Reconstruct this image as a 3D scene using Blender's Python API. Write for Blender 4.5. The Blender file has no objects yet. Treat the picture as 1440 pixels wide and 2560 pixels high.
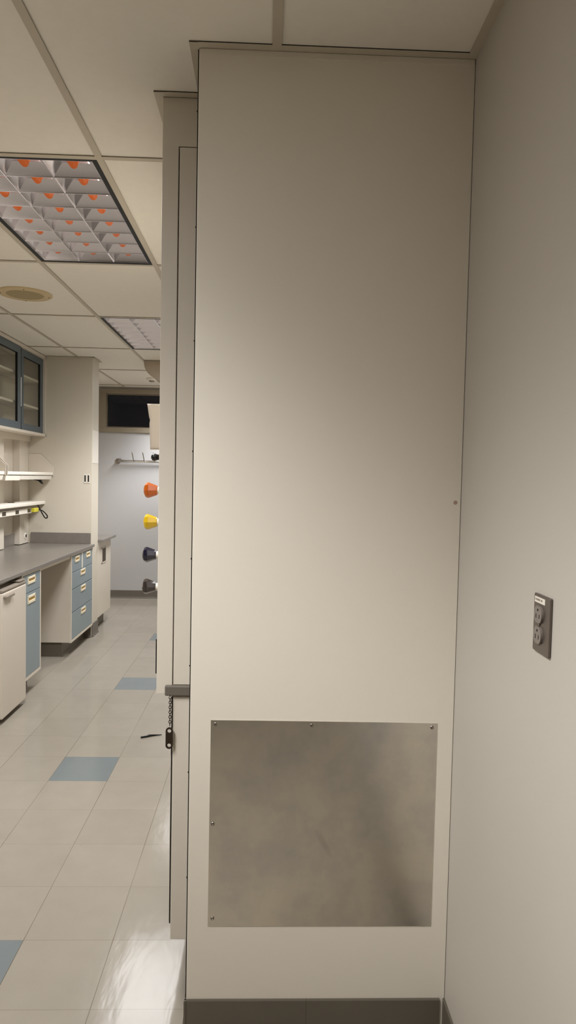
import bpy, bmesh, math, random
from mathutils import Vector, Matrix
random.seed(4)
LIGHT = 1.
S = bpy.context.scene
COL = S.collection
PI = math.pi

# ------------------------------------------------------------------ materials
def lin(c):
    return tuple(((v/255)/12.92 if v/255 <= .04045 else (((v/255)+.055)/1.055)**2.4) for v in c)

def mat(name, rgb, rough=.5, metal=0., var=.04, scale=6., bump=0., bscale=200., coat=0., spec=.5, **kw):
    """procedural paint / plastic / metal: base colour gently varied by noise, optional bump"""
    m = bpy.data.materials.new(name); m.use_nodes = True
    nt = m.node_tree; N = nt.nodes; L = nt.links
    b = N['Principled BSDF']
    c = lin(rgb)
    tc = N.new('ShaderNodeTexCoord')
    no = N.new('ShaderNodeTexNoise'); no.inputs['Scale'].default_value = scale; no.inputs['Detail'].default_value = 4
    L.new(tc.outputs['Object'], no.inputs['Vector'])
    rp = N.new('ShaderNodeValToRGB')
    rp.color_ramp.elements[0].position = .3; rp.color_ramp.elements[1].position = .7
    rp.color_ramp.elements[0].color = (*[max(0, v*(1-var)) for v in c], 1)
    rp.color_ramp.elements[1].color = (*[min(1, v*(1+var)) for v in c], 1)
    L.new(no.outputs['Fac'], rp.inputs['Fac']); L.new(rp.outputs['Color'], b.inputs['Base Color'])
    b.inputs['Roughness'].default_value = rough; b.inputs['Metallic'].default_value = metal
    b.inputs['Coat Weight'].default_value = coat; b.inputs['Specular IOR Level'].default_value = spec
    if bump:
        n2 = N.new('ShaderNodeTexNoise'); n2.inputs['Scale'].default_value = bscale; n2.inputs['Detail'].default_value = 3
        L.new(tc.outputs['Object'], n2.inputs['Vector'])
        bp = N.new('ShaderNodeBump'); bp.inputs['Strength'].default_value = bump; bp.inputs['Distance'].default_value = .002
        L.new(n2.outputs['Fac'], bp.inputs['Height']); L.new(bp.outputs['Normal'], b.inputs['Normal'])
    return m

def glass_mat(name, tint=(1, 1, 1), ior=1.45):
    m = bpy.data.materials.new(name); m.use_nodes = True
    nt = m.node_tree; N = nt.nodes; L = nt.links
    for n in list(N): N.remove(n)
    out = N.new('ShaderNodeOutputMaterial'); mix = N.new('ShaderNodeMixShader')
    tr = N.new('ShaderNodeBsdfTransparent'); gl = N.new('ShaderNodeBsdfGlossy'); lw = N.new('ShaderNodeLayerWeight'); lw.inputs['Blend'].default_value = .5
    tr.inputs['Color'].default_value = (*tint, 1); gl.inputs['Roughness'].default_value = .02
    f0 = ((ior-1)/(ior+1))**2
    fr = math_node(nt, 'MULTIPLY_ADD', math_node(nt, 'POWER', lw.outputs['Facing'], 5.), 1-f0, f0)
    L.new(fr, mix.inputs[0]); L.new(tr.outputs[0], mix.inputs[1]); L.new(gl.outputs[0], mix.inputs[2])
    L.new(mix.outputs[0], out.inputs[0])
    return m

def emit_mat(name, rgb, strength):
    m = mat(name, rgb, .4)
    b = m.node_tree.nodes['Principled BSDF']
    b.inputs['Emission Color'].default_value = (*rgb_f(rgb), 1); b.inputs['Emission Strength'].default_value = strength
    return m
def rgb_f(c): return lin(c)

def math_node(nt, op, a, b=None, c=None):
    n = nt.nodes.new('ShaderNodeMath'); n.operation = op
    for i, v in enumerate((a, b, c)):
        if v is None: continue
        if isinstance(v, (int, float)): n.inputs[i].default_value = v
        else: nt.links.new(v, n.inputs[i])
    return n.outputs[0]

TILE = .3048; FX0 = -.8023; FY0 = 3.4895
def floor_mat():
    m = bpy.data.materials.new('vinyl_floor_tiles'); m.use_nodes = True
    nt = m.node_tree; N = nt.nodes; L = nt.links; b = N['Principled BSDF']
    tc = N.new('ShaderNodeTexCoord'); sp = N.new('ShaderNodeSeparateXYZ'); L.new(tc.outputs['Object'], sp.inputs[0])
    u = math_node(nt, 'DIVIDE', math_node(nt, 'SUBTRACT', sp.outputs[0], FX0), TILE)
    v = math_node(nt, 'DIVIDE', math_node(nt, 'SUBTRACT', sp.outputs[1], FY0), TILE)
    iu = math_node(nt, 'FLOOR', u); iv = math_node(nt, 'FLOOR', v)
    fu = math_node(nt, 'FRACT', u); fv = math_node(nt, 'FRACT', v)
    du = math_node(nt, 'MINIMUM', fu, math_node(nt, 'SUBTRACT', 1., fu))
    dv = math_node(nt, 'MINIMUM', fv, math_node(nt, 'SUBTRACT', 1., fv))
    su = math_node(nt, 'LESS_THAN', du, .0042); sv = math_node(nt, 'LESS_THAN', dv, .0034)
    seam = math_node(nt, 'MAXIMUM', math_node(nt, 'MULTIPLY', su, .75), math_node(nt, 'MULTIPLY', sv, .42))
    # seams fade in and out along their length
    nz = N.new('ShaderNodeTexNoise'); nz.inputs['Scale'].default_value = 1.7; L.new(tc.outputs['Object'], nz.inputs['Vector'])
    seam = math_node(nt, 'MULTIPLY', seam, math_node(nt, 'MULTIPLY', nz.outputs['Fac'], 1.7))
    # blue tile: column left of the seam at FX0, every fifth row
    col_ok = math_node(nt, 'COMPARE', iu, -1., .1)
    row_ok = math_node(nt, 'LESS_THAN', math_node(nt, 'FLOORED_MODULO', math_node(nt, 'ADD', iv, .5), 5.), 1.) 
    blue = math_node(nt, 'MULTIPLY', col_ok, row_ok)
    # per tile tint
    wn = N.new('ShaderNodeTexWhiteNoise'); wn.noise_dimensions = '2D'
    cb = N.new('ShaderNodeCombineXYZ'); L.new(iu, cb.inputs[0]); L.new(iv, cb.inputs[1]); L.new(cb.outputs[0], wn.inputs['Vector'])
    base = N.new('ShaderNodeMix'); base.data_type = 'RGBA'
    base.inputs['A'].default_value = (*lin((152, 145, 133)), 1); base.inputs['B'].default_value = (*lin((157, 150, 138)), 1)
    L.new(wn.outputs['Value'], base.inputs['Factor'])
    # fine mottling + rare specks
    mo = N.new('ShaderNodeTexNoise'); mo.inputs['Scale'].default_value = 9; mo.inputs['Detail'].default_value = 6
    L.new(tc.outputs['Object'], mo.inputs['Vector'])
    mr = N.new('ShaderNodeMapRange'); mr.inputs['To Min'].default_value = .93; mr.inputs['To Max'].default_value = 1.07
    L.new(mo.outputs['Fac'], mr.inputs['Value'])
    bl = N.new('ShaderNodeMix'); bl.data_type = 'RGBA'
    bl.inputs['B'].default_value = (*lin((120, 127, 128)), 1)
    L.new(blue, bl.inputs['Factor']); L.new(base.outputs['Result'], bl.inputs['A'])
    hs = N.new('ShaderNodeHueSaturation'); L.new(bl.outputs['Result'], hs.inputs['Color']); L.new(mr.outputs['Result'], hs.inputs['Value'])
    vo = N.new('ShaderNodeTexVoronoi'); vo.inputs['Scale'].default_value = 13; L.new(tc.outputs['Object'], vo.inputs['Vector'])
    spk = math_node(nt, 'LESS_THAN', vo.outputs['Distance'], .035)
    wn2 = N.new('ShaderNodeSeparateColor'); L.new(vo.outputs['Color'], wn2.inputs[0])
    spk = math_node(nt, 'MULTIPLY', spk, math_node(nt, 'MULTIPLY', math_node(nt, 'GREATER_THAN', wn2.outputs[0], .72), .35))
    dark = math_node(nt, 'MAXIMUM', seam, spk)
    fin = N.new('ShaderNodeMix'); fin.data_type = 'RGBA'; fin.inputs['B'].default_value = (*lin((96, 84, 68)), 1)
    L.new(hs.outputs['Color'], fin.inputs['A']); L.new(dark, fin.inputs['Factor'])
    L.new(fin.outputs['Result'], b.inputs['Base Color'])
    b.inputs['Roughness'].default_value = .13
    b.inputs['Specular IOR Level'].default_value = .13
    # waxed unevenness
    mp = N.new('ShaderNodeMapping'); mp.inputs['Scale'].default_value = (7, 2.2, 1); L.new(tc.outputs['Object'], mp.inputs['Vector'])
    n3 = N.new('ShaderNodeTexNoise'); n3.inputs['Scale'].default_value = 2.2; n3.inputs['Detail'].default_value = 3
    L.new(mp.outputs[0], n3.inputs['Vector'])
    bp = N.new('ShaderNodeBump'); bp.inputs['Strength'].default_value = .25; bp.inputs['Distance'].default_value = .004
    L.new(n3.outputs['Fac'], bp.inputs['Height']); L.new(bp.outputs['Normal'], b.inputs['Normal'])
    # tiles lie at very slightly different angles
    return m

def steel_plate_mat():
    m = bpy.data.materials.new('brushed_stainless_plate'); m.use_nodes = True
    nt = m.node_tree; N = nt.nodes; L = nt.links; b = N['Principled BSDF']
    tc = N.new('ShaderNodeTexCoord')
    mp = N.new('ShaderNodeMapping'); mp.inputs['Scale'].default_value = (1.5, 1, 110); L.new(tc.outputs['Object'], mp.inputs['Vector'])
    br = N.new('ShaderNodeTexNoise'); br.inputs['Scale'].default_value = 6; br.inputs['Detail'].default_value = 5; L.new(mp.outputs[0], br.inputs['Vector'])
    st = N.new('ShaderNodeTexNoise'); st.inputs['Scale'].default_value = 5; st.inputs['Detail'].default_value = 6; st.inputs['Roughness'].default_value = .65
    L.new(tc.outputs['Object'], st.inputs['Vector'])
    rp = N.new('ShaderNodeValToRGB')
    rp.color_ramp.elements[0].position = .32; rp.color_ramp.elements[1].position = .6
    rp.color_ramp.elements[0].color = (*lin((206, 203, 200)), 1); rp.color_ramp.elements[1].color = (*lin((232, 225, 213)), 1)
    L.new(st.outputs['Fac'], rp.inputs['Fac'])
    # an old slanting smear in the middle of the plate
    sx = N.new('ShaderNodeSeparateXYZ'); L.new(tc.outputs['Object'], sx.inputs[0])
    px = math_node(nt, 'SUBTRACT', sx.outputs[0], .010); pz = math_node(nt, 'SUBTRACT', sx.outputs[2], .585)
    al = math_node(nt, 'ADD', math_node(nt, 'MULTIPLY', px, .5), math_node(nt, 'MULTIPLY', pz, -.87))
    ac = math_node(nt, 'ADD', math_node(nt, 'MULTIPLY', px, .87), math_node(nt, 'MULTIPLY', pz, .5))
    dd = math_node(nt, 'ADD', math_node(nt, 'POWER', math_node(nt, 'DIVIDE', al, .05), 2.), math_node(nt, 'POWER', math_node(nt, 'DIVIDE', ac, .012), 2.))
    sm = math_node(nt, 'MULTIPLY', math_node(nt, 'MAXIMUM', math_node(nt, 'SUBTRACT', 1., dd), 0.), .22)
    mx_ = N.new('ShaderNodeMix'); mx_.data_type = 'RGBA'; mx_.inputs['B'].default_value = (*lin((120, 112, 116)), 1)
    L.new(sm, mx_.inputs['Factor']); L.new(rp.outputs['Color'], mx_.inputs['A']); L.new(mx_.outputs['Result'], b.inputs['Base Color'])
    b.inputs['Metallic'].default_value = 1.
    rr = N.new('ShaderNodeMapRange'); rr.inputs['To Min'].default_value = .2; rr.inputs['To Max'].default_value = .25
    L.new(br.outputs['Fac'], rr.inputs['Value']); L.new(rr.outputs['Result'], b.inputs['Roughness'])
    return m

M = {}
M['panel'] = mat('cream_painted_panel', (226, 218, 203), .42, var=.012, scale=2, bump=.02, bscale=900)
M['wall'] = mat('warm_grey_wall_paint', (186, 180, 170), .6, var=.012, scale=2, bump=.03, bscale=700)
M['farwall'] = mat('cool_white_wall_paint', (182, 181, 181), .6, var=.012, scale=2)
M['column'] = mat('cream_column_paint', (208, 200, 184), .5, var=.012, scale=2)
M['ceiling'] = mat('ceiling_tile_off_white', (235, 229, 217), .85, var=.012, scale=30, bump=.05, bscale=500)
M['grid'] = mat('ceiling_grid_paint', (192, 182, 164), .5, var=.01)
M['gridgap'] = mat('grid_shadow_gap', (120, 108, 90), .8, var=.02)
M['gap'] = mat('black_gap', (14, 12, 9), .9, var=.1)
M['base'] = mat('dark_taupe_rubber_base', (98, 91, 79), .45, var=.05)
M['basegrey'] = mat('grey_rubber_base', (104, 98, 90), .45, var=.05)
M['hood'] = mat('hood_cream_enamel', (218, 209, 194), .35, var=.01)
M['cab'] = mat('cabinet_cream_enamel', (214, 205, 191), .4, var=.015)
M['blue'] = mat('blue_grey_enamel', (136, 149, 155), .38, var=.03)
M['bluedark'] = mat('slate_blue_door_frame', (80, 93, 102), .35, var=.03)
M['black'] = mat('black_plastic', (16, 15, 16), .35, var=.1)
M['frame'] = mat('black_light_frame', (9, 8, 8), .6, var=.1)
M['worktop'] = mat('grey_epoxy_worktop', (122, 116, 109), .28, var=.05, scale=20)
M['sill'] = mat('dark_grey_sill', (108, 100, 90), .4, var=.05)
M['steel'] = mat('stainless_steel', (150, 142, 132), .32, 1., var=.06, scale=30)
M['chrome'] = mat('chrome', (226, 224, 222), .28, 1., var=.03)
M['outletplate'] = mat('brown_steel_plate', (112, 102, 94), .38, .6, var=.05, scale=20)
M['outlet'] = mat('taupe_receptacle', (124, 115, 107), .45, var=.03)
M['louver'] = mat('louver_aluminium', (228, 225, 232), .12, 1., var=.02)
M['white'] = mat('white_plastic', (228, 222, 210), .4, var=.015)
M['paper'] = mat('white_paper', (226, 214, 198), .8, var=.015)
M['paperline'] = mat('faint_print', (178, 168, 154), .8)
M['yellow'] = mat('glossy_yellow_plastic', (206, 168, 12), .18, var=.04, coat=.5)
M['orange'] = mat('glossy_orange_plastic', (184, 86, 4), .18, var=.04, coat=.5)
M['navy'] = mat('glossy_navy_plastic', (12, 12, 38), .12, var=.04, coat=.6)
M['char'] = mat('glossy_charcoal_plastic', (44, 36, 34), .14, var=.04, coat=.6)
M['plugyellow'] = mat('yellow_plug_plastic', (206, 196, 60), .4, var=.04)
M['gold'] = mat('brass_label_slot', (176, 138, 62), .45, .3, var=.08)
M['ivory'] = mat('ivory_pull', (244, 232, 204), .35, var=.01)
M['bronze'] = mat('dark_bronze_metal', (70, 58, 48), .35, .7, var=.1, scale=60)
M['speaker'] = mat('yellowed_speaker_ring', (200, 178, 136), .5, var=.02)
M['grille'] = mat('tan_speaker_grille', (160, 143, 104), .7, var=.05, scale=200)
M['housing'] = mat('grey_light_housing', (205, 202, 206), .5)
M['winframe'] = mat('taupe_window_frame', (146, 136, 118), .45, var=.02)
M['fridge'] = mat('white_fridge_enamel', (210, 200, 186), .35, var=.01)
M['fridgeside'] = mat('grey_fridge_side', (150, 140, 124), .45, var=.02)
M['trimgrey'] = mat('grey_trim_plastic', (138, 128, 116), .4, var=.03)
M['darkslot'] = mat('dark_recess', (66, 56, 42), .6, var=.1)
M['diffuser'] = mat('beige_diffuser_metal', (176, 160, 140), .5, var=.02)
M['tube'] = emit_mat('coral_reflection_glow', (208, 98, 34), .17)  # coral glow imitating orange reflections in the louvres, not a lamp
M['lamp'] = emit_mat('fluorescent_tube', (255, 250, 244), 1.6)
M['glass'] = glass_mat('cabinet_glass', (.97, .98, .96))
M['winglass'] = glass_mat('window_glass', (.9, .9, .9), 1.3)
M['night'] = mat('night_outside', (20, 20, 22), .9)
M['floor'] = floor_mat()
M['plate'] = steel_plate_mat()

# ------------------------------------------------------------------ geometry helpers
class MB:
    def __init__(s): s.bm = bmesh.new()
    def box(s, x0, x1, y0, y1, z0, z1, bev=0., seg=2):
        r = bmesh.ops.create_cube(s.bm, size=1)
        vs = r['verts']
        bmesh.ops.scale(s.bm, vec=(x1-x0, y1-y0, z1-z0), verts=vs)
        bmesh.ops.translate(s.bm, vec=((x0+x1)/2, (y0+y1)/2, (z0+z1)/2), verts=vs)
        if bev:
            es = {e for v in vs for e in v.link_edges}
            bmesh.ops.bevel(s.bm, geom=list(es), offset=bev, segments=seg, affect='EDGES', profile=.5)
        return s
    def prism(s, pts, axis, a, b, bev=0.):
        """polygon pts (2D) extruded along axis ('x','y','z') from a to b"""
        def P(p, t):
            return {'x': (t, p[0], p[1]), 'y': (p[0], t, p[1]), 'z': (p[0], p[1], t)}[axis]
        v0 = [s.bm.verts.new(P(p, a)) for p in pts]; v1 = [s.bm.verts.new(P(p, b)) for p in pts]
        n = len(pts); fs = [s.bm.faces.new(v0), s.bm.faces.new(v1[::-1])]
        for i in range(n):
            fs.append(s.bm.faces.new((v0[i], v0[(i+1) % n], v1[(i+1) % n], v1[i])))
        bmesh.ops.recalc_face_normals(s.bm, faces=fs)
        if bev:
            es = {e for f in fs for e in f.edges}
            bmesh.ops.bevel(s.bm, geom=list(es), offset=bev, segments=2, affect='EDGES', profile=.5)
        return s
    def lathe(s, prof, origin, direction, n=32, flute=0., nfl=0):
        """prof: list of (distance along direction, radius)"""
        d = Vector(direction).normalized(); a = d.orthogonal().normalized(); b = d.cross(a); o = Vector(origin)
        rings = []
        for t, r in prof:
            ring = []
            for i in range(n):
                ph = 2*PI*i/n
                rr = r*(1 - flute*(i % 2)) if flute else r
                ring.append(s.bm.verts.new(o + d*t + (a*math.cos(ph)+b*math.sin(ph))*max(rr, 1e-5)))
            rings.append(ring)
        fs = []
        for r0, r1 in zip(rings, rings[1:]):
            for i in range(n):
                fs.append(s.bm.faces.new((r0[i], r0[(i+1) % n], r1[(i+1) % n], r1[i])))
        fs.append(s.bm.faces.new(rings[0][::-1])); fs.append(s.bm.faces.new(rings[-1]))
        bmesh.ops.recalc_face_normals(s.bm, faces=fs)
        return s
    def tube(s, pts, r, n=10):
        pts = [Vector(p) for p in pts]; rings = []
        up = Vector((0, 0, 1))
        for i, p in enumerate(pts):
            t = (pts[min(i+1, len(pts)-1)] - pts[max(i-1, 0)]).normalized()
            a = t.cross(up)
            if a.length < .1: a = t.cross(Vector((0, 1, 0)))
            a.normalize(); b = t.cross(a)
            if rings and False: pass
            rr = r[i] if isinstance(r, (list, tuple)) else r
            rings.append([s.bm.verts.new(p + (a*math.cos(2*PI*k/n)+b*math.sin(2*PI*k/n))*rr) for k in range(n)])
        fs = []
        for r0, r1 in zip(rings, rings[1:]):
            for i in range(n): fs.append(s.bm.faces.new((r0[i], r0[(i+1) % n], r1[(i+1) % n], r1[i])))
        fs.append(s.bm.faces.new(rings[0][::-1])); fs.append(s.bm.faces.new(rings[-1]))
        bmesh.ops.recalc_face_normals(s.bm, faces=fs)
        return s
    def torus(s, c, R, r, ax, sy=1., ay=None, n=20, m=8):
        """ring round axis ax, stretched by sy along ay"""
        ax = Vector(ax).normalized(); ay = Vector(ay).normalized() if ay else ax.orthogonal().normalized(); bx = ax.cross(ay)
        c = Vector(c); rings = []
        for i in range(n):
            ph = 2*PI*i/n; dirv = ay*math.cos(ph)*sy + bx*math.sin(ph)
            nd = (ay*math.cos(ph)+bx*math.sin(ph))
            rings.append([s.bm.verts.new(c + dirv*R + (nd*math.cos(2*PI*k/m)+ax*math.sin(2*PI*k/m))*r) for k in range(m)])
        fs = []
        for i in range(n):
            r0, r1 = rings[i], rings[(i+1) % n]
            for k in range(m): fs.append(s.bm.faces.new((r0[k], r0[(k+1) % m], r1[(k+1) % m], r1[k])))
        bmesh.ops.recalc_face_normals(s.bm, faces=fs)
        return s
    def build(s, name, material, parent=None, origin=None, smooth=False, label=None, modifier=None):
        me = bpy.data.meshes.new(name)
        if parent is not None:
            w = world_loc(parent); o = Vector((0, 0, 0))
            for v in s.bm.verts: v.co -= w
        else:
            if origin is None:
                xs = [v.co.x for v in s.bm.verts]; ys = [v.co.y for v in s.bm.verts]; zs = [v.co.z for v in s.bm.verts]
                origin = ((min(xs)+max(xs))/2, (min(ys)+max(ys))/2, min(zs))
            o = Vector(origin)
            for v in s.bm.verts: v.co -= o
        s.bm.to_mesh(me); s.bm.free()
        if smooth:
            for p in me.polygons: p.use_smooth = True
        me.materials.append(material)
        ob = bpy.data.objects.new(name, me); COL.objects.link(ob); ob.location = o
        if parent is not None: ob.parent = parent
        if label: ob['label'] = label
        return ob

def world_loc(o):
    w = Vector((0, 0, 0))
    while o is not None:
        w += o.location; o = o.parent
    return w

def thing(name, label, cat, loc, group=None):
    o = bpy.data.objects.new(name, None); COL.objects.link(o); o.location = loc
    o.empty_display_size = .1
    return tag(o, label, cat, group)
def tag(o, label, cat, group=None):
    o['label'] = label; o['category'] = cat
    if group: o['group'] = group
    return o
def struct(o):
    o['kind'] = 'structure'; return o
def copy_tree(o, parent=None):
    c = o.copy(); COL.objects.link(c)
    if parent is not None: c.parent = parent
    for ch in o.children: copy_tree(ch, c)
    return c

# ------------------------------------------------------------------ the room
H = 2.7217           # ceiling grid height
TH = H + .0045       # tile face, a little above the grid
XR, XL, YF, YB = .535, -2.36, 8.80, -3.2
ORI = (0, 0, 0)
struct(MB().box(XL-.1, XR+.1, YB-.1, YF+.1, -.1, 0).build('floor', M['floor'], origin=ORI))
GX = -.6146; GY = 2.4793; GP = .6096; hw = .012
LX0, LX1 = GX-GP+hw, GX-hw
LEN = 2*GP-2*hw
LY = [GY+k*4*GP for k in (-1, 0, 1, 2)]         # near edge of each light's bay
b = MB(); b.box(XL-.1, LX0, YB-.1, YF+.1, TH, TH+.14).box(LX1, XR+.1, YB-.1, YF+.1, TH, TH+.14)
ys = [YB-.1] + [v for y in LY for v in (y+hw, y+hw+LEN)] + [YF+.1]
for y0, y1 in zip(ys[::2], ys[1::2]): b.box(LX0, LX1, y0, y1, TH, TH+.14)
struct(b.build('ceiling', M['ceiling'], origin=ORI))
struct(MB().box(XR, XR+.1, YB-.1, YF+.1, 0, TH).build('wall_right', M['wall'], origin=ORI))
struct(MB().box(XL-.1, XL, YB-.1, YF+.1, 0, TH).build('wall_left', M['cab'], origin=ORI))
struct(MB().box(XL, XR, YB-.1, YB, 0, TH).build('wall_back', M['wall'], origin=ORI))
# far wall with a window opening
WX0, WX1, WZ0, WZ1 = -2.155, -.55, 2.145, 2.705
b = MB()
b.box(XL, XR, YF, YF+.1, 0, WZ0); b.box(XL, XR, YF, YF+.1, WZ1, TH)
b.box(XL, WX0, YF, YF+.1, WZ0, WZ1); b.box(WX1, XR, YF, YF+.1, WZ0, WZ1)
struct(b.build('wall_far', M['farwall'], origin=ORI))
w = bpy.data.objects.new('window_1', None); COL.objects.link(w); w.location = ((WX0+WX1)/2, YF, WZ0); struct(w)
b = MB(); fw = .085
b.box(WX0, WX1, YF-.02, YF+.09, WZ1-fw*.75, WZ1, .004).box(WX0, WX1, YF-.02, YF+.09, WZ0, WZ0+fw*.75, .004)
b.box(WX0, WX0+fw, YF-.02, YF+.09, WZ0+fw*.75, WZ1-fw*.75).box(WX1-fw, WX1, YF-.02, YF+.09, WZ0+fw*.75, WZ1-fw*.75)
b.build('window_frame', M['winframe'], w)
i0 = .075
b = MB(); a0, a1, c0, c1 = WX0+fw, WX1-fw, WZ0+fw*.75, WZ1-fw*.75
b.box(a0-.001, a1+.001, YF+.02, YF+.07, c1-.014, c1+.001).box(a0-.001, a1+.001, YF+.02, YF+.07, c0-.001, c0+.014)
b.box(a0-.001, a0+.014, YF+.02, YF+.07, c0+.014, c1-.014).box(a1-.014, a1+.001, YF+.02, YF+.07, c0+.014, c1-.014)
b.build('window_sash', M['steel'], w)
MB().box(a0, a1, YF+.05, YF+.054, c0, c1).build('window_pane', M['winglass'], w)

# cove base
def cove(name, p0, p1, nrm, h, t=.006, toe=.016, m=None):
    """base strip along p0-p1 (xy); nrm points into the room"""
    p0 = Vector((*p0, 0)); p1 = Vector((*p1, 0)); n = Vector((*nrm, 0))
    prof = [(0, 0), (toe, 0), (toe, .003), (t+.003, .014), (t, .03), (t, h-.003), (t-.002, h), (0, h)]
    b = MB()
    v0 = [b.bm.verts.new(p0+n*d+Vector((0, 0, z))) for d, z in prof]; v1 = [b.bm.verts.new(p1+n*d+Vector((0, 0, z))) for d, z in prof]
    k = len(prof); fs = [b.bm.faces.new(v0), b.bm.faces.new(v1[::-1])]
    for i in range(k): fs.append(b.bm.faces.new((v0[i], v0[(i+1) % k], v1[(i+1) % k], v1[i])))
    bmesh.ops.recalc_face_normals(b.bm, faces=fs)
    return struct(b.build(name, m or M['base'], origin=ORI))
PY = 1.835           # front face of the end panel
PX0 = -.197
BH = .136
cove('baseboard_right', (XR, YB), (XR, PY), (-1, 0), BH)
# front base wraps round the panel's left corner
b = MB()
b.prism([(PY, 0), (PY-.016, 0), (PY-.016, .003), (PY-.009, .014), (PY-.006, .03), (PY-.006, BH-.003), (PY-.004, BH), (PY, BH)], 'x', PX0-.005, .14)
b.prism([(PX0, 0), (PX0-.018, 0), (PX0-.018, .003), (PX0-.01, .014), (PX0-.006, .03), (PX0-.006, BH-.003), (PX0-.004, BH), (PX0, BH)], 'y', PY-.008, PY+.2)
struct(b.build('baseboard_front', M['base'], origin=ORI))
struct(MB().prism([(PY, 0), (PY-.016, 0), (PY-.016, .003), (PY-.009, .014), (PY-.006, .03), (PY-.006, BH-.003), (PY-.004, BH), (PY, BH)], 'x', .1406, XR-.016).build('baseboard_front_2', M['base'], origin=ORI))
cove('baseboard_far', (-1.2+.9, YF), (XL, YF), (0, -1), .105, m=M['basegrey'])
cove('baseboard_back', (XL, YB), (XR, YB), (0, 1), BH)

# ceiling grid: flat bars 24 mm wide with a black gap between bar and tile
bars = MB(); gaps = MB(); blacks = MB()
def bar_y(x, y0, y1, g=None):
    bars.box(x-hw, x+hw, y0, y1, H, H+.0016); (g or gaps).box(x-hw+.0008, x+hw-.0008, y0, y1, H+.0016, TH+.002)
def bar_x(y, x0, x1, g=None):
    bars.box(x0, x1, y-hw, y+hw, H+.0001, H+.0017); (g or gaps).box(x0, x1, y-hw+.0008, y+hw-.0008, H+.0017, TH+.002)
for k in (-2, -1, 0): bar_y(GX+k*GP, YB, YF)
bar_y(.0065, YB, PY-.012)
for k in range(-4, 6):
    y = GY+k*2*GP
    if y < YB+.05 or y > YF-.05: continue
    xe = XR if y < 1.8 else -.33
    bar_x(y, XL, xe)
# wall angles
bar_y(XR-hw, YB, PY)
bar_x(PY-hw, PX0-.024, XR, blacks)
bar_y(PX0-hw, PY-.024, 2.07)
bar_x(2.07-hw, -.327-.024, PX0, blacks)
bar_y(-.327-hw, 2.046, 3.72)
bar_x(YF-hw, XL, XR)
struct(bars.build('ceiling_grid', M['grid'], origin=ORI))
struct(gaps.build('ceiling_grid_gap', M['gridgap'], origin=ORI))
struct(blacks.build('ceiling_grid_gap', M['gap'], origin=ORI))

# column and pilasters on the left wall
CX1, CY0, CY1 = -1.69, 6.62, 6.87
struct(MB().box(XL, CX1, CY0, CY1, 0, TH, .003).build('wall_column', M['column'], origin=ORI))
b = MB(); b.box(-2.12, CX1+.02, CY0-.02, CY0, H, H+.002).box(CX1, CX1+.024, CY0-.02, CY1+.02, H, H+.002)
struct(b.build('trim_1', M['grid'], origin=ORI))
cove('baseboard_column', (CX1, CY0+.02), (CX1, CY1), (1, 0), .13, t=.008, m=M['basegrey'])
cove('baseboard_column_front', (-1.764, CY0), (CX1, CY0), (0, -1), .129, t=.008, m=M['basegrey'])
for i, (y0, y1) in enumerate(((6.385, 6.618), (5.40, 6.0))):
    struct(MB().box(XL, -2.295, y0, y1, .931, 1.95, .002).build('trim_%d' % (i+2), M['cab'], origin=ORI))

# ------------------------------------------------------------------ the tall end panel
P = thing('end_panel', 'tall cream end panel from floor base to ceiling with a steel plate screwed on low', 'panel', (.17, PY, .0))
MB().box(PX0, XR-.001, PY, PY+.03, .02, H-.0006, .0015).build('panel_sheet', M['panel'], P)
MB().box(PX0-.003, PX0+.01, PY+.0045, PY+.03, .02, H-.0006).build('edge_gap_strip', M['gap'], P)  # black strip added to draw the dark gap behind the panel edge
MB().prism([(PX0+.003, H-.016), (XR-.003, H-.016), (XR-.003, H-.001), (PX0+.003, H-.001)], 'y', PY-.0018, PY+.002).build('top_strip', M['panel'], P)
pl = MB().box(-.140, .489, PY-.0016, PY+.001, .347, .934, .0006, 1).build('kick_plate', M['plate'], P, label='brushed stainless plate')
# the photographed plate hangs slightly out of true: shear its corners a few millimetres
for v in pl.data.vertices:
    if v.co.z+0 > .6: v.co.z += -.004*(v.co.x+.31)/.63
def screw(x, y, z, r, parent, d=(0, -1, 0), m='steel'):
    b = MB().lathe([(0, r), (.0012, r), (.0022, r*.8), (.0026, r*.42), (.0018, r*.4), (.0012, r*.3)], (x, y, z), d, 16)
    return b.build('screw', M[m], parent)
for x, z in ((-.127, .922), (.139, .921), (.474, .918), (-.130, .641), (-.127, .371)):
    screw(x, PY-.0014, z, .0052, pl)
# a small brown scuff near the corner
MB().lathe([(0, .006), (.0005, .0055), (.0007, .001)], (.519, PY, 1.545), (0, -1, 0), 9).build('scuff', mat('brown_scuff', (176, 150, 134), .8), P)

# ------------------------------------------------------------------ the fume hood
HY = 2.07; HY1 = 3.70; HX = -.327
F = thing('fume_hood', 'cream fume hood standing behind the tall end panel, coloured knobs down its front post', 'fume hood', (.1, 2.9, 0))
# near corner post with a groove round an inset filler
b = MB()
b.prism([(HX, .928), (-.2785, .928), (-.2785, 2.5805), (PX0+.02, 2.5805), (PX0+.02, H-.0004), (HX, H-.0004)], 'y', HY, HY+.18, .0015)
b.box(-.2784, PX0+.0199, HY+.012, HY+.179, .957, 2.5804)
b.build('front_post', M['hood'], F)
MB().box(-.2755, -.214, HY-.0002, HY+.011, .958, 2.5775, .0008).build('filler_panel', M['hood'], F)
MB().box(-.2785, PX0+.02, HY+.0105, HY+.0125, .957, 2.5805).build('filler_gap', M['gap'], F)
for z in (2.693-.01, 2.346, 2.01, 1.678, 1.35, 1.018, .682, .345):
    screw(-.2242, HY, z, .0030, F, m='bronze')
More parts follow.
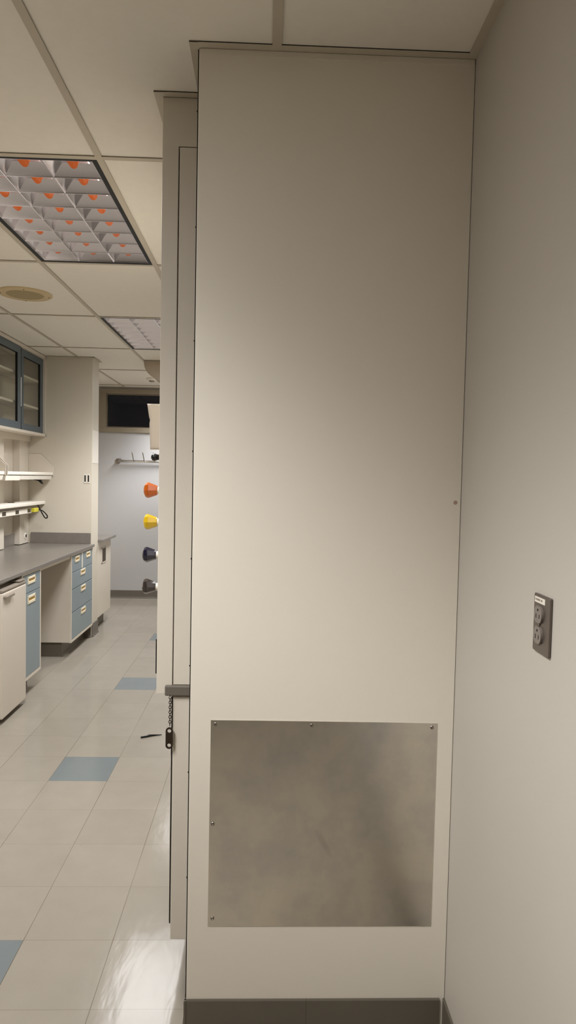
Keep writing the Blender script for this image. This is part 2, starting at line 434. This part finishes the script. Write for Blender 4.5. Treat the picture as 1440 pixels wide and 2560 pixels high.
# far post, header, back, sash and liner
MB().box(HX, .50, HY1-.18, HY1, .928, H-.003, .004).build('front_post', M['hood'], F)
MB().box(HX, -.27, HY+.18, HY1-.18, 2.02, H-.003, .003).build('header_panel', M['hood'], F)
b = MB(); b.box(.47, .50, HY+.18, HY1-.18, .957, H-.003).box(PX0+.0203, .50, HY, HY+.18, .957, H-.003).box(-.27, .47, HY+.18, HY1-.18, 2.3, 2.33)
b.build('liner', M['hood'], F)
sh = MB().box(-.300, -.294, HY+.185, HY1-.185, .99, 2.01).build('sash', M['glass'], F)
for z0, z1 in ((.975, 1.0), (1.99, 2.018)):
    MB().box(-.306, -.288, HY+.182, HY1-.182, z0, z1).build('sash_rail', M['steel'], sh)
MB().box(HX-.007, HX+.001, HY+.02, HY+.12, .985, 1.095, .002).build('sash_stop', M['black'], F)
# worktop slab whose end shows under the post
MB().box(-.300, .50, HY-.012, HY1, .925, .957, .004).build('hood_worktop', M['sill'], F)
# base cabinet
MB().box(-.2755, .50, HY, HY1, .143, .921, .002).build('base_cabinet', M['hood'], F)
for y0, y1 in ((HY+.006, 2.88), (2.89, HY1-.006)):
    d = MB().box(-.2785-.002, -.2757, y0, y1, .191, .917, .001).build('cabinet_door', M['black'], F)
    MB().box(-.2785-.004, -.2803, y0+.004, y1-.004, .195, .913, .001).build('door_skin', M['hood'], d)
MB().box(-.19, .48, HY+.03, HY1-.05, 0, .143).build('toe_kick', M['base'], F)
# service knobs
for z, mk, lab in ((1.555, 'orange', 'orange knob'), (1.454, 'yellow', 'yellow knob'), (1.349, 'navy', 'dark navy knob'), (1.247, 'char', 'charcoal knob')):
    ky = 2.165
    dx = {'orange': 0, 'yellow': 0, 'navy': -.002, 'char': -.002}[mk]
    kb = MB().lathe([(.018, .0138), (.021, .0155), (.045, .0242), (.049, .025), (.056, .022), (.0605, .012), (.0615, .003)], (HX+dx, ky, z), (-1, 0, 0), 8).build('service_knob', M[mk], F, label=lab)
    MB().lathe([(0, .016), (.003, .016), (.004, .011), (.019-dx, .011)], (HX, ky, z), (-1, 0, 0), 24).build('knob_collar', M['white'], kb, label='white collar')
# black stop knob higher up
MB().lathe([(0, .009), (.022, .009), (.021, .0095), (.028, .012), (.035, .0105), (.039, .005)], (HX, 2.165, 1.660), (-1, 0, 0), 20).build('sash_knob', M['black'], F, smooth=True, label='black knob')

# paper notice curling off the hood front
b = MB(); rows = 14; cols = 6; th = .0012
def notice(u, t):       # u across (0 at hood), t down
    z = 1.842 - t*.152
    out = .076 - .022*min(t, .32) - .0015*max(0, t-.32) - (.0022 if .3 < t < .42 else 0)
    x = HX - .002 - u*(out - .0015)
    y = 2.285 + .012*math.sin(u*2.2) + .02*t*t*u
    return Vector((x, y, z - .003*u*u*0))
gr = [[b.bm.verts.new(notice(u/cols, t/rows)) for u in range(cols+1)] for t in range(rows+1)]
for t in range(rows):
    for u in range(cols): b.bm.faces.new((gr[t][u], gr[t][u+1], gr[t+1][u+1], gr[t+1][u]))
no = b.build('paper_notice', M['paper'], smooth=True)
md = no.modifiers.new('thickness', 'SOLIDIFY'); md.thickness = th
tag(no, 'white paper sheet curling out from the hood front above the coloured knobs', 'paper')

# chain with tag hanging in front of the lower post
T = thing('hanging_tag', 'dark oval metal tag hanging on a short chain below the grey hood sill', 'tag', (-.2835, 2.057, .763))
ch = MB(); z = .921; k = 0
while z > .836:
    ax = (0, 1, 0) if k % 2 == 0 else (1, 0, 0)
    ch.torus((-.2825, 2.058, z), .0034, .0011, ax, 1.55, (0, 0, 1), 14, 6); z -= .0076; k += 1
ch.build('chain', M['bronze'], T)
b = MB(); zc = .795; n = 32
def oval(rx, rz, cz, flip=1): return [(-.2835+rx*math.cos(2*PI*i/n), cz+rz*math.sin(2*PI*i/n)) for i in range(n)]
# stadium outline plate with two round holes: built from strips between outline and holes
def stadium(t, R, L):
    ang = 2*PI*t
    x = R*math.cos(ang); zz = R*math.sin(ang) + (L if math.sin(ang) >= 0 else -L)
    return x, zz
bm = b.bm; y0, y1 = 2.054, 2.0575
R, L = .0112, .0225; hr = .0058
for cz, sgn in ((L, 1), (-L, -1)):
    outer = []; inner = []
    m_ = 24
    for i in range(m_+1):
        a = PI*i/m_ if sgn > 0 else PI + PI*i/m_
        outer.append((R*math.cos(a), cz+R*math.sin(a))); inner.append((hr*math.cos(a), cz+hr*math.sin(a)))
    # lower half of the hole meets a straight web
    for i in range(m_+1):
        a = PI+PI*i/m_ if sgn > 0 else PI*i/m_
        px = R*math.cos(a); outer.append((max(-R, min(R, px*1.0)), cz - sgn*hr*1.25)); inner.append((hr*math.cos(a), cz+hr*math.sin(a)))
    k = len(outer)
    vo = [[bm.verts.new((-.2835+x, y, zc+zz)) for x, zz in outer] for y in (y0, y1)]
    vi = [[bm.verts.new((-.2835+x, y, zc+zz)) for x, zz in inner] for y in (y0, y1)]
    for i in range(k):
        j = (i+1) % k
        for q in ((vo[0][i], vo[0][j], vi[0][j], vi[0][i]), (vo[1][i], vi[1][i], vi[1][j], vo[1][j]), (vo[0][i], vo[1][i], vo[1][j], vo[0][j]), (vi[0][i], vi[0][j], vi[1][j], vi[1][i])):
            try: bm.faces.new(q)
            except ValueError: pass
b.box(-.2835-R, -.2835+R, y0-.0008, y1, zc-L+hr*1.25, zc+L-hr*1.25, .0006)
bmesh.ops.recalc_face_normals(bm, faces=bm.faces[:])
b.build('tag_plate', M['bronze'], T)

# ------------------------------------------------------------------ wall outlet on the right wall
O = thing('wall_outlet', 'brown metal duplex outlet with a small white sticker on the right-hand wall', 'outlet', (XR, 1.261, 1.277))
oy0, oy1, oz0, oz1 = 1.2235, 1.2985, 1.277, 1.389
MB().box(XR-.006, XR, oy0, oy1, oz0, oz1, .0025, 3).build('cover_plate', M['outletplate'], O)
for zc in (1.351, 1.3115):
    b = MB(); yc = 1.2675
    pts = []
    for i in range(32):
        a = 2*PI*i/32; pts.append((yc+.0180*math.cos(a), zc+max(-.0162, min(.0162, .0180*math.sin(a)))))
    b.prism(pts, 'x', XR-.0105, XR-.0055)
    rc = b.build('receptacle', M['outlet'], O)
    b = MB(); b.box(XR-.0108, XR-.0104, yc+.006, yc+.0085, zc-.0075, zc+.001).box(XR-.0108, XR-.0104, yc-.0085, yc-.006, zc-.0065, zc+.001)
    b.lathe([(0, .0026), (.0004, .0026)], (XR-.0104, yc, zc+.009), (-1, 0, 0), 14)
    b.build('slot', M['gap'], rc)
screw(XR-.0058, 1.2675, 1.331, .003, O, (-1, 0, 0))
st = MB().box(XR-.0066, XR-.0058, 1.2455, 1.2925, 1.3725, 1.3835).build('sticker', M['white'], O, label='white sticker')
b = MB()
for yy, l in ((1.287, .005), (1.280, .006), (1.272, .009), (1.2605, .007)):
    b.box(XR-.0068, XR-.0065, yy-l/2, yy+l/2, 1.3765, 1.3803)
b.build('faint_print', M['trimgrey'], st)

# ------------------------------------------------------------------ ceiling lights
def make_light(y0):
    x0, x1, ya, yb = LX0+.0005, LX1-.0005, y0+hw+.0005, y0+hw+LEN-.0005
    t = thing('ceiling_light', 'x', 'light', ((x0+x1)/2, (ya+yb)/2, H), 'recessed louvred ceiling lights')
    f = .019; zt = TH-.0003
    b = MB(); zb = H+.0005
    b.box(x0, x1, ya, ya+f*.8, zb, zb+.003).box(x0, x1, yb-f*.8, yb, zb, zb+.003).box(x0, x0+f, ya+f*.8, yb-f*.8, zb, zb+.003).box(x1-f, x1, ya+f*.8, yb-f*.8, zb, zb+.003)
    b.build('light_frame', M['frame'], t)
    # housing above (open below)
    hz = H+.085
    b = MB(); b.box(x0+f*.6, x1-f*.6, ya+f*.6, yb-f*.6, hz, hz+.004)
    b.box(x0+f*.6, x0+f, ya+f, yb-f, zb+.0031, hz).box(x1-f, x1-f*.6, ya+f, yb-f, zb+.0031, hz)
    b.box(x0+f*.6, x1-f*.6, ya+f*.6, ya+f, zb+.0031, hz).box(x0+f*.6, x1-f*.6, yb-f, yb-f*.6, zb+.0031, hz)
    b.build('light_housing', M['housing'], t)
    X0, X1, Y0, Y1 = x0+f, x1-f, ya+f, yb-f
    LH = .043
    # parabolic blades: thin below, wide above
    def blade_prof(c, wt, ex=1.7):
        L_ = []; R_ = []
        for i in range(11):
            s_ = i/10; w_ = .0012 + (wt-.0012)*s_**ex
            L_.append((c-w_, H+.002+LH*s_)); R_.append((c+w_, H+.002+LH*s_))
        return L_ + R_[::-1]
    cw = (X1-X0)/3
    for i in (1, 2):
        MB().prism(blade_prof(X0+cw*i, .040, 1.25), 'y', Y0, Y1).build('long_blade', M['louver'], t)
    # side reflectors
    for c, sg in ((X0, 1), (X1, -1)):
        pts = [(c, H+.002), (c+sg*.002, H+.002)] + [(c+sg*(.002+.036*(k/6)**1.25), H+.002+LH*k/6) for k in range(1, 7)] + [(c, H+.002+LH)]
        MB().prism(pts, 'y', Y0, Y1).build('side_reflector', M['louver'], t)
    rows = 8; rl = (Y1-Y0)/rows
    for j in range(1, rows):
        MB().prism(blade_prof(Y0+rl*j, .031, 1.15), 'x', X0+.001, X1-.001).build('cross_blade', M['louver'], t)
    for c, sg in ((Y0, 1), (Y1, -1)):
        pts = [(c, H+.002), (c+sg*.002, H+.002)] + [(c+sg*(.002+.02*(k/6)**1.2), H+.002+LH*k/6) for k in range(1, 7)] + [(c, H+.002+LH)]
        MB().prism(pts, 'x', X0+.001, X1-.001).build('end_reflector', M['louver'], t)
    for i in range(3):
        xc = X0+cw*(i+.5)
        MB().tube([(xc-.01, Y0+.03, H+.048), (xc-.01, Y1-.03, H+.048)], .019, 14).build('reflection_tube', M['tube'], t, smooth=True, label='added coral tube imitating an orange reflection')  # tube added to give the blades their orange reflections
        MB().tube([(xc+.040, Y0+.03, H+.072), (xc+.040, Y1-.03, H+.072)], .008, 12).build('lamp_tube', M['lamp'], t, smooth=True, label='white lamp tube')
    return t
L0 = make_light(LY[1]); L0['label'] = 'large louvred ceiling light nearest the viewer, beside the tall hood post'
for y, lab in ((LY[2], 'second louvred ceiling light, half hidden behind the hood, beyond the round speaker'),
               (LY[3], 'farthest louvred ceiling light, only its dark corner showing past the bulging diffuser'),
               (LY[0], 'louvred ceiling light overhead in front of the end panel, outside the view')):
    c = copy_tree(L0); c.location.y += y-LY[1]; c['label'] = lab
# the lamps' light leaves the louvres within a cut-off angle
ies = bpy.data.texts.new('parabolic_louvre_photometry')
CURVE = [(0, .36), (15, .41), (30, .62), (38, .94), (44, 1.), (50, .72), (55, .40), (60, .23), (66, .16), (72, .135), (80, .11), (90, .08)]
ies.write('IESNA:LM-63-1995\nTILT=NONE\n1 -1 1 %d 1 1 2 0 0 0\n1 1 1\n' % len(CURVE))
ies.write(' '.join(str(c[0]) for c in CURVE) + '\n0\n' + ' '.join('%.1f' % (c[1]*1000) for c in CURVE) + '\n')
for i, y in enumerate(LY):
    ld = bpy.data.lights.new('louvre_light', 'AREA'); ld.shape = 'RECTANGLE'; ld.size = LX1-LX0-.05; ld.size_y = LEN-.05
    ld.energy = 1.; ld.color = (1., 1., 1.01)
    ld.use_nodes = True; nt = ld.node_tree
    em = next(n for n in nt.nodes if n.type == 'EMISSION')
    ie = nt.nodes.new('ShaderNodeTexIES'); ie.mode = 'INTERNAL'; ie.ies = ies; ie.inputs['Strength'].default_value = LIGHT
    nt.links.new(ie.outputs['Fac'], em.inputs['Strength'])
    lo = bpy.data.objects.new('louvre_light', ld); COL.objects.link(lo); lo.location = ((LX0+LX1)/2, y+hw+LEN/2, H-.001)

# ------------------------------------------------------------------ small ceiling things
sp = thing('ceiling_speaker', 'round yellowed ceiling speaker set in a tile at the left', 'speaker', (-1.537, 4.36, TH))
MB().lathe([(-.004, .165), (.004, .165), (.009, .158), (.011, .12), (.008, .112)], (-1.537, 4.36, TH), (0, 0, -1), 48).build('speaker_ring', M['speaker'], sp, smooth=False)
MB().lathe([(.004, .113), (.0085, .112), (.0105, .06), (.011, .01)], (-1.537, 4.36, TH), (0, 0, -1), 48).build('speaker_grille', M['grille'], sp)
for a in (.3, 1.87, 3.44, 5.0):
    screw(-1.537+.142*math.cos(a), 4.36+.142*math.sin(a), TH-.0098, .004, sp, (0, 0, -1), 'bronze')
sd = thing('smoke_detector', 'small round white smoke detector on the far ceiling', 'smoke detector', (-1.345, 7.93, TH))
MB().lathe([(0, .062), (.014, .062), (.024, .054), (.028, .046)], (-1.345, 7.93, TH), (0, 0, -1), 32).build('detector_base', M['white'], sd)
MB().lathe([(.026, .034), (.034, .032), (.044, .026), (.046, .01)], (-1.345, 7.93, TH), (0, 0, -1), 32).build('detector_sensor', M['trimgrey'], sd)
# half-round radial diffuser hanging below the grid
df = thing('air_diffuser', 'beige half-round air diffuser bulging below the far ceiling', 'diffuser', (-.915, 6.95, H))
xa, xb = LX0, LX1; n = 24
arc = [((xa+xb)/2 - (xb-xa)/2*math.cos(PI*i/n), H - .205*math.sin(PI*i/n)**.8) for i in range(n+1)]
MB().prism([(p[0], p[1]) for p in arc], 'y', 6.72, 7.33).build('diffuser_belly', M['diffuser'], df)
MB().prism([((xa+xb)/2+(p[0]-(xa+xb)/2)*1.012, H+(p[1]-H)*1.02) for p in arc], 'y', 6.700, 6.722).build('end_cap', M['diffuser'], df)

# ------------------------------------------------------------------ upper cabinet
UF = -2.135; UY0, UY1 = 4.60, 6.617; UZ0, UZ1 = 1.955, H-.002
U = thing('wall_cabinet', 'upper wall cabinet with two sliding glass doors in slate blue frames at the left', 'cabinet', (-2.23, 5.7, UZ0))
b = MB(); x0 = XL+.001
b.box(x0, UF+.004, UY0, UY1, UZ0, UZ0+.024, .002).box(x0, UF+.004, UY0, UY1, UZ1-.03, UZ1, .002)
b.box(x0, UF+.004, UY1-.016, UY1, UZ0, UZ1, .002).box(x0, UF+.004, UY0, UY0+.018, UZ0, UZ1, .002)
b.box(x0, x0+.008, UY0, UY1, UZ0, UZ1)
b.build('cabinet_body', M['cab'], U)
for z in (2.20, 2.455):
    MB().box(x0+.009, UF-.035, UY0+.019, UY1-.017, z, z+.02, .002).build('inner_shelf', M['cab'], U)
def sliding(y0, y1, xf, m='bluedark'):
    z0, z1 = UZ0+.026, UZ1-.033; fw = .075
    b = MB()
    b.box(xf-.018, xf, y0, y1, z0, z0+.06, .002).box(xf-.018, xf, y0, y1, z1-.06, z1, .002)
    b.box(xf-.018, xf, y0, y0+fw, z0+.06, z1-.06).box(xf-.018, xf, y1-fw, y1, z0+.06, z1-.06)
    d = b.build('sliding_door', M[m], U)
    MB().box(xf-.012, xf-.008, y0+fw-.004, y1-fw+.004, z0+.055, z1-.055).build('door_glass', M['glass'], d)
    # black glazing bead, seen as a thin dark line on the far side of the pane
    g = MB(); i = y0+fw; j = y1-fw
    g.box(xf-.017, xf-.002, j-.012, j+.001, z0+.06, z1-.06).box(xf-.017, xf-.002, i, j, z1-.064, z1-.058)
    g.build('glazing_bead', M['gap'], d)
    return d
d1 = sliding(5.03, 5.962, UF)
d2 = sliding(6.008, UY1-.018, UF-.02)
MB().tube([(UF-.008, 5.985, 2.18), (UF-.008, 5.985, 2.43)], .005, 8).build('door_pull', M['chrome'], d2)
MB().box(UF-.035, UF-.012, 5.9625, 6.0075, UZ0+.026, UZ1-.033).build('door_shade_strip', M['gap'], U)  # black strip stands in for the front door's shade on the rear stile
sliding(UY0+.02, 5.04, UF-.02)
# service chase rail under the cabinet
MB().box(XL+.001, -2.27, 4.7, UY1-.02, 1.905, UZ0, .002).build('bottom_rail', M['cab'], U)

# ------------------------------------------------------------------ shelves under the cabinet
def shelf(y0, y1, xf, z0, z1, label, grp, bracket=True, light=True):
    s = thing('wall_shelf', label, 'shelf', (-2.2, (y0+y1)/2, z0), grp)
    MB().box(-2.294, xf, y0, y1, z0, z1, .006).build('shelf_board', M['white'], s)
    if bracket:
        for y in (y0+.004, y1-.004):
            MB().prism([(-2.294, z0-.004), (xf+.008, z0-.004), (xf+.012, 1.66), (-2.177, 1.787), (-2.294, 1.787)], 'y', y-.003, y+.003, .001).build('end_bracket', M['cab'], s)
    if light:
        MB().prism([(-2.27, z0-.002), (xf-.004, z0-.006), (xf-.012, z0-.040), (-2.27, z0-.040)], 'y', y0+.32, y1-.02, .002).build('shelf_lip', M['white'], s)
        MB().prism([(-2.27, z0-.002), (xf-.004, z0-.006), (xf-.008, z0-.046), (-2.27, z0-.046)], 'y', y0+.0, y0+.315, .002).build('shelf_lip', M['white'], s)
    return s
s1 = shelf(5.44, 6.616, -2.062, 1.584, 1.612, 'white upper wall shelf running to the column, under the glass cabinet', None)
b = MB(); b.prism([(-2.17, 1.542), (-2.095, 1.542), (-2.075, 1.50), (-2.09, 1.505), (-2.12, 1.53)], 'y', 6.36, 6.385)
b.build('black_clip', M['black'], s1)
s2 = shelf(4.6, 5.41, -2.062, 1.584, 1.612, 'white upper wall shelf cut off at the left edge, nearer than its neighbour', None)
MB().box(-2.10, -2.055, 5.10, 5.30, 1.530, 1.570, .003).build('under_shelf_box', M['white'], s2)
s3 = shelf(4.6, 6.616, -2.135, 1.304, 1.336, 'white lower wall shelf above the outlet strip', None, bracket=False, light=False)
MB().lathe([(0, .032), (.003, .032), (.004, .026), (.002, .024)], (-2.245, 6.03, 1.336), (0, 0, 1), 24).build('grommet', M['black'], s3, label='black round grommet')

# outlet strip under the lower shelf
ps = thing('outlet_strip', 'long white outlet strip under the lower shelf', 'outlet strip', (-2.18, 5.45, 1.20))
MB().box(-2.215, -2.172, 4.6, 6.36, 1.232, 1.280, .003).build('strip_channel', M['white'], ps)
MB().box(-2.20, -2.185, 4.6, 6.30, 1.280, 1.3035).build('strip_hanger', M['trimgrey'], ps)
for y in (5.40, 5.68, 5.977, 6.273):
    MB().box(-2.1725, -2.1705, y-.04, y+.04, 1.240, 1.273, .001).build('strip_socket', M['darkslot'], ps)
pc = thing('power_cord', 'black power cord with yellow plug looping at the end of the outlet strip', 'cord', (-2.15, 6.42, 1.17))
MB().box(-2.1705, -2.138, 6.325, 6.44, 1.238, 1.277, .006).build('plug', M['plugyellow'], pc, label='yellow plug')
b = MB()
pts = []
ctrl = [(-2.145, 6.43, 1.258), (-2.12, 6.47, 1.25), (-2.10, 6.50, 1.225), (-2.085, 6.52, 1.195), (-2.092, 6.53, 1.175), (-2.11, 6.53, 1.178), (-2.125, 6.52, 1.205), (-2.14, 6.50, 1.245), (-2.155, 6.49, 1.285), (-2.165, 6.48, 1.297)]
def catmull(c, k=6):
    out = []; c = [Vector(p) for p in c]
    for i in range(len(c)-1):
        p0, p1, p2, p3 = c[max(i-1, 0)], c[i], c[i+1], c[min(i+2, len(c)-1)]
        for j in range(k):
            t = j/k
            out.append(.5*((2*p1)+(p2-p0)*t+(2*p0-5*p1+4*p2-p3)*t*t+(3*p1-p0-3*p2+p3)*t**3))
    out.append(c[-1]); return out
b.tube(catmull(ctrl), .0055, 8); b.build('cord', M['black'], pc, smooth=True)
cd = MB().tube(catmull([(-2.16, 5.30, 1.245), (-2.145, 5.40, 1.235), (-2.14, 5.455, 1.215), (-2.14, 5.45, 1.185), (-2.15, 5.38, 1.17), (-2.16, 5.25, 1.19)]), .0065, 8).build('power_cord', M['black'], smooth=True)
tag(cd, 'black cord loop at the left edge of the picture, under the outlet strip', 'cord')
# round service port on the pilaster
pt = thing('service_port', 'small round black-holed service port on the white pilaster above the worktop', 'port', (-2.295, 6.53, .99))
MB().lathe([(0, .030), (.004, .030), (.006, .024)], (-2.295, 6.53, 1.0), (1, 0, 0), 24).build('port_ring', M['white'], pt)
MB().lathe([(.005, .017), (.0075, .016)], (-2.295, 6.53, 1.0), (1, 0, 0), 20).build('port_hole', M['gap'], pt)

# plate with two slots on the column
cp = thing('column_plate', 'white plate with two black vertical slots on the column face', 'wall plate', (-1.741, CY0, 1.52))
for xx in (-1.754, -1.722):
    q = MB().box(xx-.013, xx+.013, CY0-.004, CY0, 1.515, 1.602, .001).build('slot_plate', M['white'], cp)
    MB().box(xx-.0065, xx+.0065, CY0-.005, CY0-.0035, 1.528, 1.592).build('black_slot', M['black'], q)
cs = MB().box(CX1, CX1+.002, CY0+.015, CY1-.01, 1.71, 2.03, .0005).build('wall_sheet', M['white'])
tag(cs, 'white sheet fixed to the narrow side of the column', 'sheet')

# ------------------------------------------------------------------ worktop and base cabinets
WF = -1.658; WZ = .925
wt = thing('worktop', 'long grey worktop along the left wall ending at the column', 'worktop', (-2.0, 5.3, .90))
MB().box(XL+.001, WF, 3.9, 6.618, .898, WZ, .004).build('worktop_slab', M['worktop'], wt)
b = MB(); b.box(-2.27, CX1-.006, 6.603, 6.6185, WZ, 1.03, .0015)
b.build('backsplash', M['worktop'], wt)
MB().box(XL+.001, XL+.016, 6.001, 6.384, WZ, 1.03, .0015).build('backsplash', M['worktop'], wt)

def pull(parent, y, z, xf, wd=.12, h=.052):
    p = MB(); 
    p.box(xf, xf+.006, y-wd/2, y+wd/2, z-h/2, z-h/2+h*.36, .002).box(xf, xf+.006, y-wd/2, y+wd/2, z+h/2-h*.30, z+h/2, .002)
    p.box(xf, xf+.006, y+wd/2-.008, y+wd/2, z-h/2, z+h/2, .001).box(xf, xf+.006, y-wd/2, y-wd/2+.008, z-h/2, z+h/2, .001)
    o = p.build('drawer_pull', M['ivory'], parent, label='ivory pull with brass slot')
    MB().box(xf, xf+.003, y-wd/2+.006, y+wd/2-.006, z-h*.16, z+h*.22).build('label_slot', M['gold'], o)
    return o
CF = -1.692
# drawer unit by the column
D = thing('drawer_cabinet', 'blue-grey drawer cabinet with five drawers under the worktop beside the column', 'cabinet', (-1.95, 6.25, 0))
dy0, dy1 = 5.885, 6.610
MB().box(-2.28, CF, dy0, dy1, .13, .897, .002).build('cabinet_body', M['cab'], D)
def face_frame(y0, y1, z0, parent, side=.018):
    b = MB(); b.box(CF+.0002, CF+.0185, y0, y0+side, z0, .897, .001).box(CF+.0002, CF+.0185, y1-side, y1, z0, .897, .001)
    b.box(CF+.0002, CF+.0184, y0+side, y1-side, z0, z0+.022).box(CF+.0002, CF+.0184, y0+side, y1-side, .884, .897)
    return b.build('face_frame', M['hood'], parent)
face_frame(dy0, dy1, .128, D)
MB().box(-2.28, -1.766, dy0+.025, dy1, 0, .13).build('toe_kick', M['base'], D)
MB().prism([(-1.766, 0), (-1.752, 0), (-1.760, .012), (-1.762, .12), (-1.766, .125)], 'y', dy0+.025, dy1).build('toe_trim', M['base'], D)
MB().box(CF-.01, CF+.0006, dy0+.012, dy1-.012, .148, .884).build('front_gap', M['gap'], D)
fx = CF+.018
def front(y0, y1, z0, z1, name='drawer', parent=D):
    return MB().box(CF, fx, y0, y1, z0, z1, .002).build(name, M['blue'], parent)
a, bnd = dy0+.021, dy1-.021
f = front(a, 6.215, .742, .880); pull(f, 6.06, .846, fx, .14)
f = front(6.253, bnd, .742, .880); pull(f, 6.43, .846, fx, .14)
MB().box(CF+.0002, fx+.0005, 6.2165, 6.2515, .742, .884).build('divider', M['white'], D)
f = front(a, bnd, .594, .738); pull(f, 6.25, .706, fx, .15)
f = front(a, bnd, .390, .588); pull(f, 6.265, .555, fx, .15)
f = front(a, bnd, .153, .384); pull(f, 6.27, .345, fx, .15)
# apron rail across the knee space
ap = MB().box(CF-.02, CF+.008, 5.095, 5.8845, .868, .8975, .001).build('apron_rail', M['cab']); tag(ap, 'cream rail under the worktop across the open knee space', 'rail')
kb = MB().box(-2.30, -2.285, 5.10, 5.88, .02, .897).build('back_panel', M['cab']); tag(kb, 'cream panel closing the back of the knee space', 'panel')
# narrow door cabinet
K = thing('door_cabinet', 'narrow blue-grey cabinet with one drawer over a door between fridge and knee space', 'cabinet', (-1.95, 4.92, 0))
ky0, ky1 = 4.70, 5.094
MB().box(-2.28, CF, ky0, ky1, .13, .897, .002).build('cabinet_body', M['cab'], K)
face_frame(ky0, ky1, .128, K)
MB().box(-2.28, -1.766, ky0, ky1-.03, 0, .13).build('toe_kick', M['base'], K)
MB().box(CF-.01, CF+.0006, ky0+.012, ky1-.012, .142, .882).build('front_gap', M['gap'], K)
f = MB().box(CF, fx, ky0+.021, ky1-.021, .752, .881, .002).build('drawer', M['blue'], K); pull(f, 4.885, .838, fx, .15)
f = MB().box(CF, fx, ky0+.021, ky1-.021, .153, .748, .002).build('cabinet_door', M['blue'], K); pull(f, 4.885, .700, fx, .15, .058)
# fridge
R_ = thing('small_fridge', 'small white fridge under the worktop at the left edge', 'fridge', (-1.95, 4.45, 0))
ry0, ry1 = 4.262, 4.69
MB().box(-2.20, -1.70, ry0+.004, ry1, .045, .865, .008).build('fridge_body', M['fridgeside'], R_)
d = MB().box(-1.695, -1.640, ry0, ry1-.002, .035, .842, .010, 3).build('fridge_door', M['fridge'], R_)
MB().box(-1.695, -1.640, ry0, ry1-.002, .8435, .862, .005).build('door_cap', M['trimgrey'], d, label='grey top edge')
MB().box(-1.640, -1.618, ry0+.012, ry0+.16, .806, .824, .006).build('door_handle', M['trimgrey'], d, label='grey handle')
MB().box(-1.70, -1.642, ry1-.12, ry1-.02, .8655, .878, .003).build('hinge_cover', M['trimgrey'], R_)
MB().box(-2.19, -1.72, ry0+.02, ry1-.02, .866, .872, .001).build('fridge_top', M['white'], R_)
for y in (ry0+.05, ry1-.05):
    for x in (-2.12, -1.76):
        MB().lathe([(0, .018), (.0455, .015)], (x, y, 0), (0, 0, 1), 16).build('foot', M['black'], R_)
MB().box(-1.72, -1.705, ry0+.02, ry1-.02, .012, .045).build('fridge_toe', M['black'], R_)
# far cabinet past the column
Q = thing('far_cabinet', 'white cabinet with a dark-edged top just past the column', 'cabinet', (-1.95, 7.15, 0))
qy0, qy1 = 6.872, 7.44
MB().box(-2.28, -1.690, qy0, qy1, .14, .918, .003).build('cabinet_body', M['cab'], Q)
MB().box(-2.30, -1.640, qy0+.0, qy1+.03, .9185, .945, .004).build('cabinet_top', M['worktop'], Q)
MB().box(-2.28, -1.757, qy0, qy1-.03, 0, .14).build('toe_kick', M['base'], Q)
MB().box(-1.691, -1.687, 7.04, 7.20, .69, .835, .001).build('recessed_pull', M['darkslot'], Q, label='dark recessed slot')
ff = MB(); ff.box(-1.691, -1.6845, 7.03, 7.04, .68, .845).box(-1.691, -1.6845, 7.20, 7.21, .68, .845).box(-1.691, -1.6845, 7.03, 7.21, .835, .845).box(-1.691, -1.6845, 7.03, 7.21, .68, .69)
ff.build('pull_frame', M['cab'], Q)

# ------------------------------------------------------------------ far wall coat rack
A = thing('coat_rack', 'chrome coat rail with upright pegs on the far wall under the window', 'coat rack', (-1.5, YF, 1.77))
b = MB().tube([(-1.90, YF-.05, 1.778), (-.9, YF-.05, 1.778)], .017, 14); b.build('rail', M['chrome'], A, smooth=True)
for x in (-1.915, -1.2):
    b = MB().lathe([(0, .035), (.006, .035), (.008, .012), (.05, .012)], (x, YF, 1.778), (0, -1, 0), 20); b.build('wall_bracket', M['steel'], A)
for x in (-1.865, -1.71, -1.575, -1.44, -1.305):
    h = .105 if x > -1.8 else .03
    b = MB().tube(catmull([(x+.012, YF-.05, 1.77), (x+.01, YF-.078, 1.79), (x+.002, YF-.095, 1.79+h*.5), (x-.008, YF-.10, 1.79+h)]), .006, 8); b.build('peg', M['steel'], A, smooth=True)

# black scrap on the floor
b = MB(); b.tube(catmull([(-.735, 4.075, .006), (-.70, 4.09, .007), (-.68, 4.105, .008)]), [.006]*13, 8)
b.tube(catmull([(-.695, 4.10, .007), (-.655, 4.115, .005), (-.615, 4.125, .004)]), [.008-.0005*i for i in range(13)], 8)
o = b.build('plastic_scrap', M['black'], smooth=True); tag(o, 'thin black scrap lying on the floor tiles near the hood', 'scrap')

# ------------------------------------------------------------------ world, camera, colour
W = bpy.data.worlds.new('night'); S.world = W; W.use_nodes = True
bg = W.node_tree.nodes['Background']; bg.inputs[0].default_value = (.006, .006, .007, 1); bg.inputs[1].default_value = 1.

f, pi_, ya, ro, h = 1689.57, .0497, .0331, -.0208, 1.6017
cy, sy, cp_, sp_, cr, sr = math.cos(ya), math.sin(ya), math.cos(pi_), math.sin(pi_), math.cos(ro), math.sin(ro)
fwv = Vector((sy*cp_, cy*cp_, -sp_)); rt = Vector((cy, -sy, 0)); dn = fwv.cross(rt)
r2 = rt*cr + dn*sr; d2 = -rt*sr + dn*cr
cam = bpy.data.cameras.new('camera'); co = bpy.data.objects.new('camera', cam); COL.objects.link(co)
mx = Matrix((r2, -d2, -fwv)).transposed().to_4x4(); mx.translation = Vector((0, 0, h)); co.matrix_world = mx
cam.sensor_fit = 'VERTICAL'; cam.sensor_height = 24; cam.lens = 24*f/2560; cam.clip_start = .02
S.camera = co
vs = S.view_settings; vs.view_transform = 'Standard'; vs.look = 'None'; vs.gamma = 1; vs.use_curve_mapping = False
vs.exposure = .04
